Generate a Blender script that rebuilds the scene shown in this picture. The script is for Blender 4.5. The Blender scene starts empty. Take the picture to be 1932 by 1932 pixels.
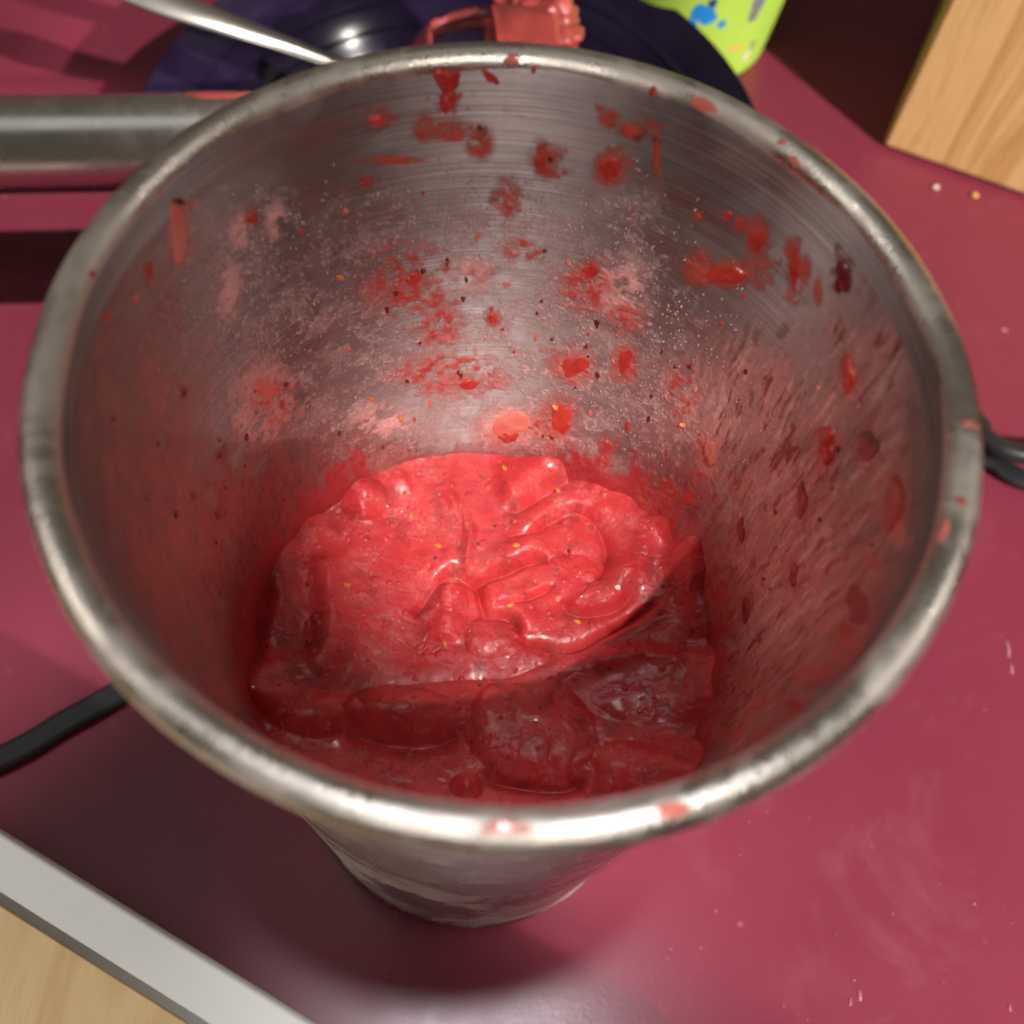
import bpy, math, random
import numpy as np
from mathutils import Vector, Matrix

# ------------------------------------------------------------------ camera, world, lights
sc = bpy.context.scene
COL = sc.collection
CM = 0.01
CAM = np.array([0.0, -7.961, 28.477])          # centimetres, cup axis at the origin
PITCH, YAW, ROLL, FPX, SPX = 1.074, .028, .122, 2090., 1932.
fw = np.array([math.sin(YAW)*math.cos(PITCH), math.cos(YAW)*math.cos(PITCH), -math.sin(PITCH)])
_r = np.array([math.cos(YAW), -math.sin(YAW), 0.]); _u = np.cross(_r, fw)
RT = math.cos(ROLL)*_r + math.sin(ROLL)*_u
UP = -math.sin(ROLL)*_r + math.cos(ROLL)*_u

cam_data = bpy.data.cameras.new('camera')
cam = bpy.data.objects.new('camera', cam_data); COL.objects.link(cam)
m = Matrix.Identity(4)
for i in range(3):
    m[i][0] = RT[i]; m[i][1] = UP[i]; m[i][2] = -fw[i]; m[i][3] = CAM[i]*CM
cam.matrix_world = m
cam_data.sensor_width = 36
cam_data.lens = 36*FPX/SPX
cam_data.clip_start = 0.005; cam_data.clip_end = 50
cam_data.dof.use_dof = True
cam_data.dof.focus_distance = 0.205
cam_data.dof.aperture_fstop = 15
sc.camera = cam

w = bpy.data.worlds.new('World'); sc.world = w; w.use_nodes = True
nt = w.node_tree
bg = nt.nodes['Background']
tc = nt.nodes.new('ShaderNodeTexCoord'); sep = nt.nodes.new('ShaderNodeSeparateXYZ')
ramp = nt.nodes.new('ShaderNodeValToRGB')
nt.links.new(tc.outputs['Generated'], sep.inputs[0])
nt.links.new(sep.outputs['Z'], ramp.inputs[0])
ramp.color_ramp.elements[0].position = 0.0; ramp.color_ramp.elements[0].color = (.11, .085, .062, 1)
ramp.color_ramp.elements[1].position = .9; ramp.color_ramp.elements[1].color = (.085, .075, .065, 1)
nt.links.new(ramp.outputs[0], bg.inputs[0])
bg.inputs[1].default_value = 1.0

def ray0(px, py):
    return fw + RT*(px - SPX/2)/FPX + UP*(SPX/2 - py)/FPX

def lamp(name, kind, loc, target, energy, color, size=.1, spot=None, blend=.3):
    d = bpy.data.lights.new(name, kind); d.energy = energy; d.color = color
    if kind == 'AREA':
        d.shape = 'DISK'; d.size = size
    else:
        d.shadow_soft_size = size
    if spot:
        d.spot_size = math.radians(spot); d.spot_blend = blend
    o = bpy.data.objects.new(name, d); COL.objects.link(o)
    l = Vector(loc)*CM; o.location = l
    o.rotation_euler = (Vector(target)*CM - l).to_track_quat('-Z', 'Y').to_euler()
    return o
# spot from the front right; its narrow cone imitates shade inside the cup
lamp('cup_spot', 'SPOT', (16, -42, 105), (.12, 3.1, 9), 66, (1, .94, .89), .014, 4.1, .3)
lamp('back_wall_fill', 'SPOT', (12, -105, 112), (0, 3, 14), 28, (1, .95, .90), .02, 5.6, .4)  # fill spot added to brighten the back wall inside the cup
# counter lamp at the front right: lights the right half of the counter and the knife block
lamp('front_lamp', 'SPOT', (90, -62, 75), (22, 12, 1), 145, (1, .92, .84), .02, 24, .3)
# lamp behind to the right: lights the far left of the counter, the blender and the plate
lamp('back_lamp', 'SPOT', (30, 58, 110), (-20, 9, 0), 72, (1, .93, .84), .02, 12.5, .4)
lamp('corner_lamp', 'SPOT', (75, -20, 88), (-18, 28, 0), 70, (1, .93, .86), .015, 9, .4)
# under-cabinet lamp straight above, seen as a small glint on the metal and the counter
_G = CAM + ray0(900, 2035)*(-CAM[2]/ray0(900, 2035)[2]); _d = _G - CAM
lamp('cabinet_lamp', 'SPOT', tuple(_G + np.array([_d[0], _d[1], -_d[2]])*4.2), tuple(_G), 34, (.93, .96, 1), .035, 5.5, .9)
# fill spots added left and right to brighten only the cup's inside walls
lamp('left_fill', 'SPOT', (-78, -8, 76), (1.5, 0, 14), 12, (1, .93, .86), .08, 8, .5)
lamp('right_fill', 'SPOT', (80, 10, 76), (-1.5, 0, 14), 8, (1, .93, .86), .08, 8, .5)
# wide overhead disk added for soft fill and a reflection on the rim
lamp('overhead_fill', 'AREA', (10, 22, 165), (0, 4, 0), .6, (1, .94, .86), .75)
lamp('left_panel', 'AREA', (-63, 14, 150), (-10, 15, 0), .8, (.96, .98, 1), .8)
# spot added at left to light the boards and shade the counter beyond
lamp('board_spot', 'SPOT', (-62, -58, 60), (-11, -9, 2.6), 31, (1, .97, .92), .02, 14, .5)

sc.view_settings.view_transform = 'Standard'
sc.view_settings.look = 'None'
sc.view_settings.exposure = 0
sc.view_settings.gamma = 1
sc.cycles.use_denoising = True
sc.cycles.max_bounces = 8
sc.cycles.transparent_max_bounces = 16
sc.cycles.sample_clamp_indirect = 6

# ------------------------------------------------------------------ helpers
def proj(P):
    d = np.asarray(P, float) - CAM
    z = d @ fw
    return SPX/2 + FPX*(d @ RT)/z, SPX/2 - FPX*(d @ UP)/z

def ray(px, py):
    return fw + RT*(px - SPX/2)/FPX + UP*(SPX/2 - py)/FPX

def at(px, py, z=0.):
    d = ray(px, py); t = (z - CAM[2])/d[2]
    return CAM + t*d

def mesh_obj(name, verts, faces, mat, parent=None, smooth=True, edges=()):
    v = np.asarray(verts, float)*CM
    if parent is not None:
        v = v - np.array(parent.location)
    me = bpy.data.meshes.new(name)
    if isinstance(faces, np.ndarray):
        n = faces.shape[0]; k = faces.shape[1]
        me.vertices.add(len(v)); me.vertices.foreach_set('co', v.astype(np.float32).ravel())
        me.loops.add(n*k); me.loops.foreach_set('vertex_index', faces.astype(np.int32).ravel())
        me.polygons.add(n); me.polygons.foreach_set('loop_start', np.arange(0, n*k, k, dtype=np.int32))
        me.update(calc_edges=True)
    else:
        me.from_pydata([tuple(x) for x in v], list(edges), faces); me.update()
    me.polygons.foreach_set('use_smooth', [smooth]*len(me.polygons))
    me.materials.append(mat)
    o = bpy.data.objects.new(name, me); COL.objects.link(o)
    if parent is not None:
        o.parent = parent
    return o

def thing(name, label, cat, loc=(0, 0, 0), group=None):
    o = bpy.data.objects.new(name, None); COL.objects.link(o)
    o.empty_display_size = .01
    o.location = Vector(loc)*CM
    o['label'] = label; o['category'] = cat
    if group: o['group'] = group
    return o

def tag(o, label=None, cat=None, group=None, kind=None):
    if label: o['label'] = label
    if cat: o['category'] = cat
    if group: o['group'] = group
    if kind: o['kind'] = kind
    return o

def lathe(prof, n=160, c=(0, 0)):
    V = []; F = []
    k = len(prof)
    for i in range(n):
        a = 2*math.pi*i/n
        for (r, z) in prof:
            V.append((c[0] + r*math.cos(a), c[1] + r*math.sin(a), z))
    for i in range(n):
        j = (i + 1) % n
        for q in range(k - 1):
            F.append((i*k + q, j*k + q, j*k + q + 1, i*k + q + 1))
    return V, F

def set_attr(o, name, arr):
    a = o.data.attributes.new(name, 'FLOAT', 'POINT')
    a.data.foreach_set('value', np.asarray(arr, np.float32).ravel())

def set_color(o, name, arr):
    a = o.data.color_attributes.new(name, 'FLOAT_COLOR', 'POINT')
    c = np.ones((len(o.data.vertices), 4), np.float32); c[:, :3] = arr
    a.data.foreach_set('color', c.ravel())

def frames(path, up=(0, 0, 1)):
    P = np.asarray(path, float)
    T = np.gradient(P, axis=0); T /= np.linalg.norm(T, axis=1)[:, None]
    up = np.asarray(up, float)
    S = np.cross(T, up); S /= np.linalg.norm(S, axis=1)[:, None]
    N = np.cross(S, T)
    return P, T, S, N

def sweep(path, sect, scale=None, cap=True, up=(0, 0, 1)):
    """sect: closed list of (side, up) offsets; scale: per-point factors"""
    P, T, S, N = frames(path, up)
    k = len(sect); V = []; F = []
    for i in range(len(P)):
        s = 1 if scale is None else scale[i]
        sx, sy = (s, s) if np.isscalar(s) else s
        for (a, b) in sect:
            V.append(P[i] + S[i]*a*sx + N[i]*b*sy)
    for i in range(len(P) - 1):
        for q in range(k):
            r = (q + 1) % k
            F.append((i*k + q, i*k + r, (i + 1)*k + r, (i + 1)*k + q))
    if cap:
        F.append(tuple(range(k))[::-1]); F.append(tuple(range((len(P) - 1)*k, len(P)*k)))
    return V, F

def spline(pts, n):
    """Catmull-Rom through the points"""
    P = np.asarray(pts, float)
    P = np.vstack([2*P[0] - P[1], P, 2*P[-1] - P[-2]])
    out = []
    m_ = len(P) - 3
    for i in range(n):
        t = i/(n - 1)*m_; k = min(int(t), m_ - 1); f = t - k
        a, b, c, d = P[k:k + 4]
        out.append(.5*((2*b) + (c - a)*f + (2*a - 5*b + 4*c - d)*f*f + (3*b - a - 3*c + d)*f**3))
    return np.array(out)

def circle(r, n=24):
    return [(r*math.cos(2*math.pi*i/n), r*math.sin(2*math.pi*i/n)) for i in range(n)]

# value noise on numpy arrays; period px in x lattice cells (0 = none)
def vnoise(x, y, seed=0, per=0):
    rs = np.random.RandomState(seed); L = rs.rand(512, 512)
    xi = np.floor(x).astype(int); yi = np.floor(y).astype(int)
    fx = x - xi; fy = y - yi
    fx = fx*fx*fx*(fx*(fx*6 - 15) + 10); fy = fy*fy*fy*(fy*(fy*6 - 15) + 10)
    def g(a, b):
        if per: a = a % per
        return L[a % 512, b % 512]
    return (g(xi, yi)*(1 - fx)*(1 - fy) + g(xi + 1, yi)*fx*(1 - fy)
            + g(xi, yi + 1)*(1 - fx)*fy + g(xi + 1, yi + 1)*fx*fy)

def fbm(x, y, seed=0, octv=4, gain=.5):
    s = 0; a = 1; t = 0
    for o in range(octv):
        s = s + a*vnoise(x*2**o + 17.3*o, y*2**o + 5.1*o, seed + o); t += a; a *= gain
    return s/t

def sstep(a, b, x):
    t = np.clip((x - a)/(b - a), 0, 1)
    return t*t*(3 - 2*t)

# ------------------------------------------------------------------ materials
def mat(name):
    m_ = bpy.data.materials.new(name); m_.use_nodes = True
    n = m_.node_tree.nodes; l = m_.node_tree.links
    return m_, n, l, n['Principled BSDF']

def N(n, t, **kw):
    x = n.new(t)
    for k, v in kw.items():
        setattr(x, k, v)
    return x

def noise(n, l, scale, detail=4, rough=.5, coord=None, dist=0):
    x = n.new('ShaderNodeTexNoise'); x.inputs['Scale'].default_value = scale
    x.inputs['Detail'].default_value = detail; x.inputs['Roughness'].default_value = rough
    x.inputs['Distortion'].default_value = dist
    if coord is not None: l.new(coord, x.inputs['Vector'])
    return x

def cramp(n, l, src, stops):
    r = n.new('ShaderNodeValToRGB'); e = r.color_ramp.elements
    while len(e) < len(stops): e.new(.5)
    for i, (p, c) in enumerate(stops):
        e[i].position = p; e[i].color = (*c, 1) if len(c) == 3 else c
    l.new(src, r.inputs[0]); return r

def g3(v): return (v, v, v)

def bump(n, l, src, strength, dist, prev=None):
    b = n.new('ShaderNodeBump'); b.inputs['Strength'].default_value = strength
    b.inputs['Distance'].default_value = dist
    l.new(src, b.inputs['Height'])
    if prev is not None: l.new(prev, b.inputs['Normal'])
    return b

def simple(name, col, rough=.4, metal=0., spec=.5, var=.0, vscale=200, bmp=0., bscale=800, coat=0.):
    m_, n, l, b = mat(name)
    b.inputs['Base Color'].default_value = (*col, 1); b.inputs['Roughness'].default_value = rough
    b.inputs['Metallic'].default_value = metal; b.inputs['Specular IOR Level'].default_value = spec
    b.inputs['Coat Weight'].default_value = coat
    t = n.new('ShaderNodeTexCoord')
    if var:
        x = noise(n, l, vscale, 5, .6, t.outputs['Object'])
        r = cramp(n, l, x.outputs[0], [(.3, tuple(c*(1 - var) for c in col)), (.7, tuple(min(1, c*(1 + var)) for c in col))])
        l.new(r.outputs[0], b.inputs['Base Color'])
    if bmp:
        x = noise(n, l, bscale, 3, .5, t.outputs['Object'])
        q = bump(n, l, x.outputs[0], bmp, .0005); l.new(q.outputs[0], b.inputs['Normal'])
    return m_

def m_counter():
    m_, n, l, b = mat('counter_laminate')
    t = n.new('ShaderNodeTexCoord')
    a = noise(n, l, 9, 5, .6, t.outputs['Object'])
    r = cramp(n, l, a.outputs[0], [(.3, (.200, .026, .052)), (.7, (.235, .035, .066))])
    # pale smudges and dried drops
    s = noise(n, l, 26, 6, .7, t.outputs['Object'], .8)
    sr = cramp(n, l, s.outputs[0], [(.56, g3(0)), (.78, g3(.16))])
    v = N(n, 'ShaderNodeTexVoronoi'); v.inputs['Scale'].default_value = 62
    l.new(t.outputs['Object'], v.inputs['Vector'])
    vr = cramp(n, l, v.outputs['Distance'], [(.0, g3(.5)), (.06, g3(0))])
    ad = N(n, 'ShaderNodeMath', operation='ADD'); l.new(sr.outputs[0], ad.inputs[0]); l.new(vr.outputs[0], ad.inputs[1])
    mx = N(n, 'ShaderNodeMixRGB'); l.new(ad.outputs[0], mx.inputs[0]); l.new(r.outputs[0], mx.inputs[1])
    mx.inputs[2].default_value = (.52, .22, .24, 1)
    l.new(mx.outputs[0], b.inputs['Base Color'])
    rr = cramp(n, l, s.outputs[0], [(.35, g3(.27)), (.75, g3(.38))])
    l.new(rr.outputs[0], b.inputs['Roughness'])
    f = noise(n, l, 900, 2, .5, t.outputs['Object'])
    q = bump(n, l, f.outputs[0], .12, .0003); l.new(q.outputs[0], b.inputs['Normal'])
    b.inputs['Specular IOR Level'].default_value = .45
    return m_

def m_steel(name, base=(.62, .59, .56), rough=.28, aniso=.6, scratch=.5, uvs=(3, 260), smudge=0., lines=0.):
    m_, n, l, b = mat(name)
    b.inputs['Metallic'].default_value = 1
    b.inputs['Base Color'].default_value = (*base, 1)
    uv = N(n, 'ShaderNodeUVMap')
    mp = n.new('ShaderNodeMapping'); mp.inputs['Scale'].default_value = (uvs[0], uvs[1], 1)
    l.new(uv.outputs[0], mp.inputs['Vector'])
    a = noise(n, l, 1, 6, .7, mp.outputs[0])
    mp2 = n.new('ShaderNodeMapping'); mp2.inputs['Scale'].default_value = (uvs[0]*3, uvs[1]*.12, 1)
    l.new(uv.outputs[0], mp2.inputs['Vector'])
    c = noise(n, l, 1, 6, .65, mp2.outputs[0])
    rr = cramp(n, l, c.outputs[0], [(.3, g3(rough*.8)), (.7, g3(rough*1.45))])
    l.new(rr.outputs[0], b.inputs['Roughness'])
    cc = cramp(n, l, c.outputs[0], [(.3, base), (.75, tuple(x*.8 for x in base))])
    src = cc.outputs[0]
    if lines:
        mp3 = n.new('ShaderNodeMapping'); mp3.inputs['Scale'].default_value = (7, 900, 1)
        l.new(uv.outputs[0], mp3.inputs['Vector'])
        ln = noise(n, l, 1, 3, .6, mp3.outputs[0])
        lr = cramp(n, l, ln.outputs[0], [(.36, g3(1 - lines)), (.6, g3(1.)), (.72, g3(1 + lines*.6))])
        mm = N(n, 'ShaderNodeMixRGB', blend_type='MULTIPLY'); mm.inputs[0].default_value = 1
        l.new(src, mm.inputs[1]); l.new(lr.outputs[0], mm.inputs[2]); src = mm.outputs[0]
    if smudge:
        t = n.new('ShaderNodeTexCoord')
        s1 = noise(n, l, 55, 7, .7, t.outputs['Object'], .6)
        sr = cramp(n, l, s1.outputs[0], [(.46, g3(0)), (.72, g3(smudge))])
        mm = N(n, 'ShaderNodeMixRGB'); l.new(sr.outputs[0], mm.inputs[0]); l.new(src, mm.inputs[1])
        mm.inputs[2].default_value = (.62, .50, .46, 1); src = mm.outputs[0]
        mt = N(n, 'ShaderNodeMath', operation='SUBTRACT'); mt.inputs[0].default_value = 1
        l.new(sr.outputs[0], mt.inputs[1]); l.new(mt.outputs[0], b.inputs['Metallic'])
        ma = N(n, 'ShaderNodeMath', operation='MULTIPLY_ADD'); ma.inputs[1].default_value = .4
        l.new(sr.outputs[0], ma.inputs[0]); l.new(rr.outputs[0], ma.inputs[2]); l.new(ma.outputs[0], b.inputs['Roughness'])
    l.new(src, b.inputs['Base Color'])
    q = bump(n, l, a.outputs[0], scratch, .0002); l.new(q.outputs[0], b.inputs['Normal'])
    if aniso:
        b.inputs['Anisotropic Rotation'].default_value = .25
        tn = N(n, 'ShaderNodeTangent', direction_type='RADIAL', axis='Z')
        l.new(tn.outputs[0], b.inputs['Tangent']); b.inputs['Anisotropic'].default_value = aniso
    return m_

def m_puree(name='puree', col1=(.62, .050, .054), col2=(.50, .024, .030), attr=True):
    m_, n, l, b = mat(name)
    t = n.new('ShaderNodeTexCoord')
    a = noise(n, l, 90, 6, .65, t.outputs['Object'], .6)
    r = cramp(n, l, a.outputs[0], [(.32, col2), (.62, col1), (.85, tuple(min(1, x*1.15 + .03) for x in col1))])
    # dark specks of skin
    v = N(n, 'ShaderNodeTexVoronoi'); v.inputs['Scale'].default_value = 430
    l.new(t.outputs['Object'], v.inputs['Vector'])
    cl = cramp(n, l, v.outputs['Color'], [(.80, g3(0)), (.84, g3(1))])
    dr = cramp(n, l, v.outputs['Distance'], [(.09, g3(1)), (.24, g3(0))])
    mm = N(n, 'ShaderNodeMath', operation='MULTIPLY'); l.new(cl.outputs[0], mm.inputs[0]); l.new(dr.outputs[0], mm.inputs[1])
    mx = N(n, 'ShaderNodeMixRGB'); l.new(mm.outputs[0], mx.inputs[0]); l.new(r.outputs[0], mx.inputs[1])
    mx.inputs[2].default_value = (.15, .010, .014, 1)
    src = mx.outputs[0]
    if attr:
        ca = N(n, 'ShaderNodeVertexColor', layer_name='pigment')
        m2 = N(n, 'ShaderNodeMixRGB', blend_type='MULTIPLY'); m2.inputs[0].default_value = 1
        l.new(src, m2.inputs[1]); l.new(ca.outputs[0], m2.inputs[2]); src = m2.outputs[0]
    l.new(src, b.inputs['Base Color'])
    b.inputs['Subsurface Weight'].default_value = .35
    b.inputs['Subsurface Radius'].default_value = (1, .18, .15)
    b.inputs['Subsurface Scale'].default_value = .0022
    b.inputs['Roughness'].default_value = .38
    b.inputs['Specular IOR Level'].default_value = .4
    b.inputs['Coat Weight'].default_value = .8; b.inputs['Coat Roughness'].default_value = .05
    f = noise(n, l, 520, 4, .6, t.outputs['Object'])
    f2 = noise(n, l, 160, 3, .5, t.outputs['Object'], .5)
    q = bump(n, l, f.outputs[0], .12, .0004)
    f3 = noise(n, l, 300, 2, .5, t.outputs['Object'])
    q0 = bump(n, l, f3.outputs[0], .25, .0008, q.outputs[0])
    q2 = bump(n, l, f2.outputs[0], .2, .0007, q0.outputs[0])
    l.new(q2.outputs[0], b.inputs['Normal']); l.new(q2.outputs[0], b.inputs['Coat Normal'])
    return m_

def m_film():
    m_, n, l, b = mat('puree_film')
    ca = N(n, 'ShaderNodeVertexColor', layer_name='pigment')
    at_ = N(n, 'ShaderNodeAttribute', attribute_name='cover')
    t = n.new('ShaderNodeTexCoord')
    f = noise(n, l, 900, 4, .7, t.outputs['Object'])
    fr = cramp(n, l, f.outputs[0], [(.3, g3(.72)), (.7, g3(1.2))])
    mc = N(n, 'ShaderNodeMixRGB', blend_type='MULTIPLY'); mc.inputs[0].default_value = 1
    l.new(ca.outputs[0], mc.inputs[1]); l.new(fr.outputs[0], mc.inputs[2])
    l.new(mc.outputs[0], b.inputs['Base Color'])
    l.new(at_.outputs['Fac'], b.inputs['Alpha'])
    b.inputs['Roughness'].default_value = .36
    b.inputs['Subsurface Weight'].default_value = 0
    b.inputs['Coat Weight'].default_value = .5; b.inputs['Coat Roughness'].default_value = .08
    q = bump(n, l, f.outputs[0], .4, .0004)
    l.new(q.outputs[0], b.inputs['Normal']); l.new(q.outputs[0], b.inputs['Coat Normal'])
    return m_

def m_wood(name, c1, c2, scale=(60, 3, 3), rough=.45, knots=.0):
    m_, n, l, b = mat(name)
    t = n.new('ShaderNodeTexCoord'); mp = n.new('ShaderNodeMapping'); mp.inputs['Scale'].default_value = scale
    l.new(t.outputs['Object'], mp.inputs['Vector'])
    a = noise(n, l, 2.2, 8, .65, mp.outputs[0], 1.2)
    r = cramp(n, l, a.outputs[0], [(.3, c2), (.5, c1), (.62, c2), (.8, c1)])
    l.new(r.outputs[0], b.inputs['Base Color']); b.inputs['Roughness'].default_value = rough
    q = bump(n, l, a.outputs[0], .15, .0004); l.new(q.outputs[0], b.inputs['Normal'])
    return m_

M = dict(
    counter=m_counter(),
    steel_in=m_steel('steel_inner', (.58, .50, .49), .50, .95, .5, (5, 300), .25, .45),
    steel_out=m_steel('steel_outer', (.60, .56, .52), .20, .3, .15, (4, 120), .5, .15),
    steel_rim=m_steel('steel_rim', (.80, .74, .66), .25, 0, .4, (90, 40), .7),
    steel_tube=m_steel('steel_tube', (.66, .63, .60), .23, 0, .05, (8, 30)),
    puree=m_puree(),
    splat=m_puree('puree_splatter', (.56, .050, .030), (.34, .014, .012), False),
    splat_dark=m_puree('puree_dark', (.17, .012, .012), (.09, .006, .007), False),
    splat_pale=m_puree('puree_pale', (.74, .23, .18), (.66, .12, .09), False),
    guard=m_puree('guard_coat', (.27, .040, .034), (.15, .018, .018), False),
    film=m_film(),
    seed=simple('seed_skin', (.72, .22, .05), .3, coat=.5, var=.3, vscale=600),
    cable=simple('black_rubber', (.016, .018, .021), .36, bmp=.1, bscale=500),
    plate=simple('purple_glaze', (.011, .007, .021), .15, var=.25, vscale=60, spec=.09),
    white=simple('white_plastic', (.67, .66, .63), .45, var=.03, vscale=30, bmp=.05),
    green=simple('green_print', (.38, .60, .08), .35, var=.06, vscale=50),
    blue=simple('blue_print', (.01, .22, .62), .35),
    navy=simple('navy_print', (.01, .03, .20), .35),
    grey=simple('grey_print', (.16, .17, .20), .35),
    orange=simple('orange_print', (.75, .35, .12), .35),
    inside=simple('cup_lining', (.5, .55, .35), .4),
    bamboo=m_wood('bamboo', (.66, .46, .24), (.56, .37, .17), (25, 4, 4)),
    block=m_wood('block_wood', (.70, .45, .20), (.50, .28, .10), (34, 34, 2.5), .4),
    dark=simple('dark_slot', (.02, .015, .012), .6),
    bubble=simple('bubble', (.50, .03, .035), .12, spec=1., coat=1.),
    droplet=simple('droplet', (.40, .24, .23), .25, spec=.4, coat=.3),
    splash=simple('dried_splash', (.50, .20, .22), .25, coat=.6),
    crumb=simple('crumb', (.75, .45, .12), .6, var=.3, vscale=2000),
    crumbw=simple('pale_crumb', (.75, .62, .62), .5),
)

_b = M['bubble'].node_tree.nodes['Principled BSDF']; _b.inputs['Coat IOR'].default_value = 2.3; _b.inputs['Coat Roughness'].default_value = .12

# ------------------------------------------------------------------ counter
V = [(-160, -90, 0), (160, -90, 0), (160, 150, 0), (-160, 150, 0), (-160, -90, -4), (160, -90, -4), (160, 150, -4), (-160, 150, -4)]
F = [(0, 1, 2, 3), (7, 6, 5, 4), (4, 5, 1, 0), (5, 6, 2, 1), (6, 7, 3, 2), (7, 4, 0, 3)]
tag(mesh_obj('counter', V, F, M['counter'], smooth=False), 'glossy maroon laminate kitchen counter', kind='structure')

# ------------------------------------------------------------------ steel cup
HC, R0, R1, PW = 17.5, 4.08, 5.38, 1.15
def wall_r(z):
    return R0 - .06 + (R1 - R0)*np.clip(np.asarray(z, float)/17.2, 0, 1)**PW

cup = thing('steel_cup', 'tall tapered stainless steel cup with rolled rim, smeared with red berry puree', 'cup', (0, 0, 0))

def add_uv(o, uvf):
    uvl = o.data.uv_layers.new(name='UVMap')
    n = len(o.data.loops)
    vi = np.zeros(n, np.int32); o.data.loops.foreach_get('vertex_index', vi)
    co = np.zeros(len(o.data.vertices)*3, np.float32); o.data.vertices.foreach_get('co', co); co = co.reshape(-1, 3)/CM
    c = co[vi]
    uv = uvf(c)
    # fix the seam
    k = uv[:, 0]
    pl = np.zeros(len(o.data.polygons), np.int32); o.data.polygons.foreach_get('loop_total', pl)
    st = np.concatenate([[0], np.cumsum(pl)[:-1]])
    mx_ = np.maximum.reduceat(k, st); mn_ = np.minimum.reduceat(k, st)
    wrap = np.repeat((mx_ - mn_) > .5, pl)
    k[wrap & (k < .5)] += 1
    uvl.data.foreach_set('uv', uv.astype(np.float32).ravel())

def cyl_uv(c):
    return np.stack([np.arctan2(c[:, 1], c[:, 0])/(2*math.pi) + .5, c[:, 2]/20], 1)

inner = [(.01, .35), (2.5, .35), (3.6, .38), (3.9, .55)] + [(float(wall_r(z)) - .05, z) for z in np.linspace(.8, 17.25, 50)] + [(5.275, 17.32), (5.29, 17.40), (5.33, 17.5)]
V, F = lathe(inner, 200)
F = [f[::-1] for f in F]
o = mesh_obj('inner_wall', V, F, M['steel_in'], cup); add_uv(o, cyl_uv)
outer = [(.01, .12), (3.55, .12), (3.75, 0.0), (3.98, .0), (4.10, .10), (4.13, .22), (4.10, .34), (4.04, .40), (4.06, .55)] + \
        [(float(wall_r(z)) + .07, z) for z in np.linspace(.8, 17.25, 50)]
V, F = lathe(outer, 200)
o = mesh_obj('outer_wall', V, F, M['steel_out'], cup); add_uv(o, cyl_uv)
RM, RI = 5.53, .235
def rim_pt(th, ph):
    # flattened roll: ph=0 outwards, pi/2 up, pi inwards
    r = RM + RI*np.cos(ph); z = 17.40 + RI*1.02*np.sin(ph)
    return np.array([r*np.cos(th), r*np.sin(th), z])
prof = [(RM + RI*math.cos(a), 17.40 + RI*1.02*math.sin(a)) for a in np.linspace(math.radians(-170), math.radians(190), 40)]
V, F = lathe(prof, 260)
# small dents and unevenness of the rolled edge
V = np.array(V); th_ = np.arctan2(V[:, 1], V[:, 0])
rad = 1 + .0016*np.sin(5*th_ + 1) + .001*np.sin(13*th_)
V[:, 0] *= rad; V[:, 1] *= rad
o = mesh_obj('rolled_rim', V, F, M['steel_rim'], cup)
add_uv(o, lambda c: np.stack([np.arctan2(c[:, 1], c[:, 0])/(2*math.pi) + .5, np.arctan2(c[:, 2] - 17.40, np.hypot(c[:, 0], c[:, 1]) - RM)/6.3], 1))

# ------------------------------------------------------------------ point on the inner wall seen at a pixel of the photograph
def wall_at(px, py):
    d = ray(px, py); t = 5.; best = None
    ts = np.linspace(8, 45, 2400)
    P = CAM + ts[:, None]*d
    rr = np.hypot(P[:, 0], P[:, 1]) - (wall_r(P[:, 2]) - .05)
    ok = (P[:, 2] < 17.3) & (P[:, 2] > .3)
    s = np.where(ok[:-1] & (rr[:-1] < 0) & (rr[1:] >= 0))[0]
    if not len(s):
        return None
    k = s[0]; f = -rr[k]/(rr[k + 1] - rr[k]); p = P[k] + f*(P[k + 1] - P[k])
    return math.atan2(p[1], p[0]), p[2]

# ------------------------------------------------------------------ the puree
puree = thing('berry_puree', 'thick glossy red berry puree folded at the bottom of the steel cup', 'puree', (0, 0, 7.2))

ZF = 8.0
NG = 620
RF = float(wall_r(ZF + 2.2)) + .02
ax = np.linspace(-RF, RF, NG)
X, Y = np.meshgrid(ax, ax, indexing='ij')
RR = np.hypot(X, Y)
def zz(x, y):            # detail-crop pixel -> plan centimetres on the fill
    p = at(527 + .4464*x, 814.6 + .4464*y, ZF); return p[0], p[1]

def seg_dist(pts, n=40):
    """distance and signed side from a smooth polyline in plan, plus parameter"""
    P = spline([(*zz(*q), 0) for q in pts], n)[:, :2]
    D = np.full(X.shape, 1e9); SG = np.zeros(X.shape); TT = np.zeros(X.shape)
    for i in range(len(P) - 1):
        a = P[i]; b = P[i + 1] - a; L = (b*b).sum() + 1e-12
        t = np.clip(((X - a[0])*b[0] + (Y - a[1])*b[1])/L, 0, 1)
        dx = X - a[0] - t*b[0]; dy = Y - a[1] - t*b[1]
        d = np.hypot(dx, dy); k = d < D
        D[k] = d[k]; SG[k] = np.sign(b[0]*dy - b[1]*dx)[k]; TT[k] = ((i + t)/(len(P) - 1))[k]
    return D, SG, TT

H = np.zeros(X.shape)
PIG = np.ones(X.shape + (3,))
H += .10*(fbm(X*.8 + 9, Y*.8 + 4, 3, 3) - .5)*2
# general slope: higher against the near wall and on the left
H += .25*sstep(1.5, 4.6, RR)*(.5 - .5*Y/4.6) + .1*sstep(1.0, 4, -X)

def ridge(pts, wd, h, taper=.15):
    global H
    D, S, T = seg_dist(pts)
    e = sstep(0, taper, T)*sstep(0, taper, 1 - T)
    H += h*np.exp(-(D/wd)**2)*(.25 + .75*e)

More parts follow.
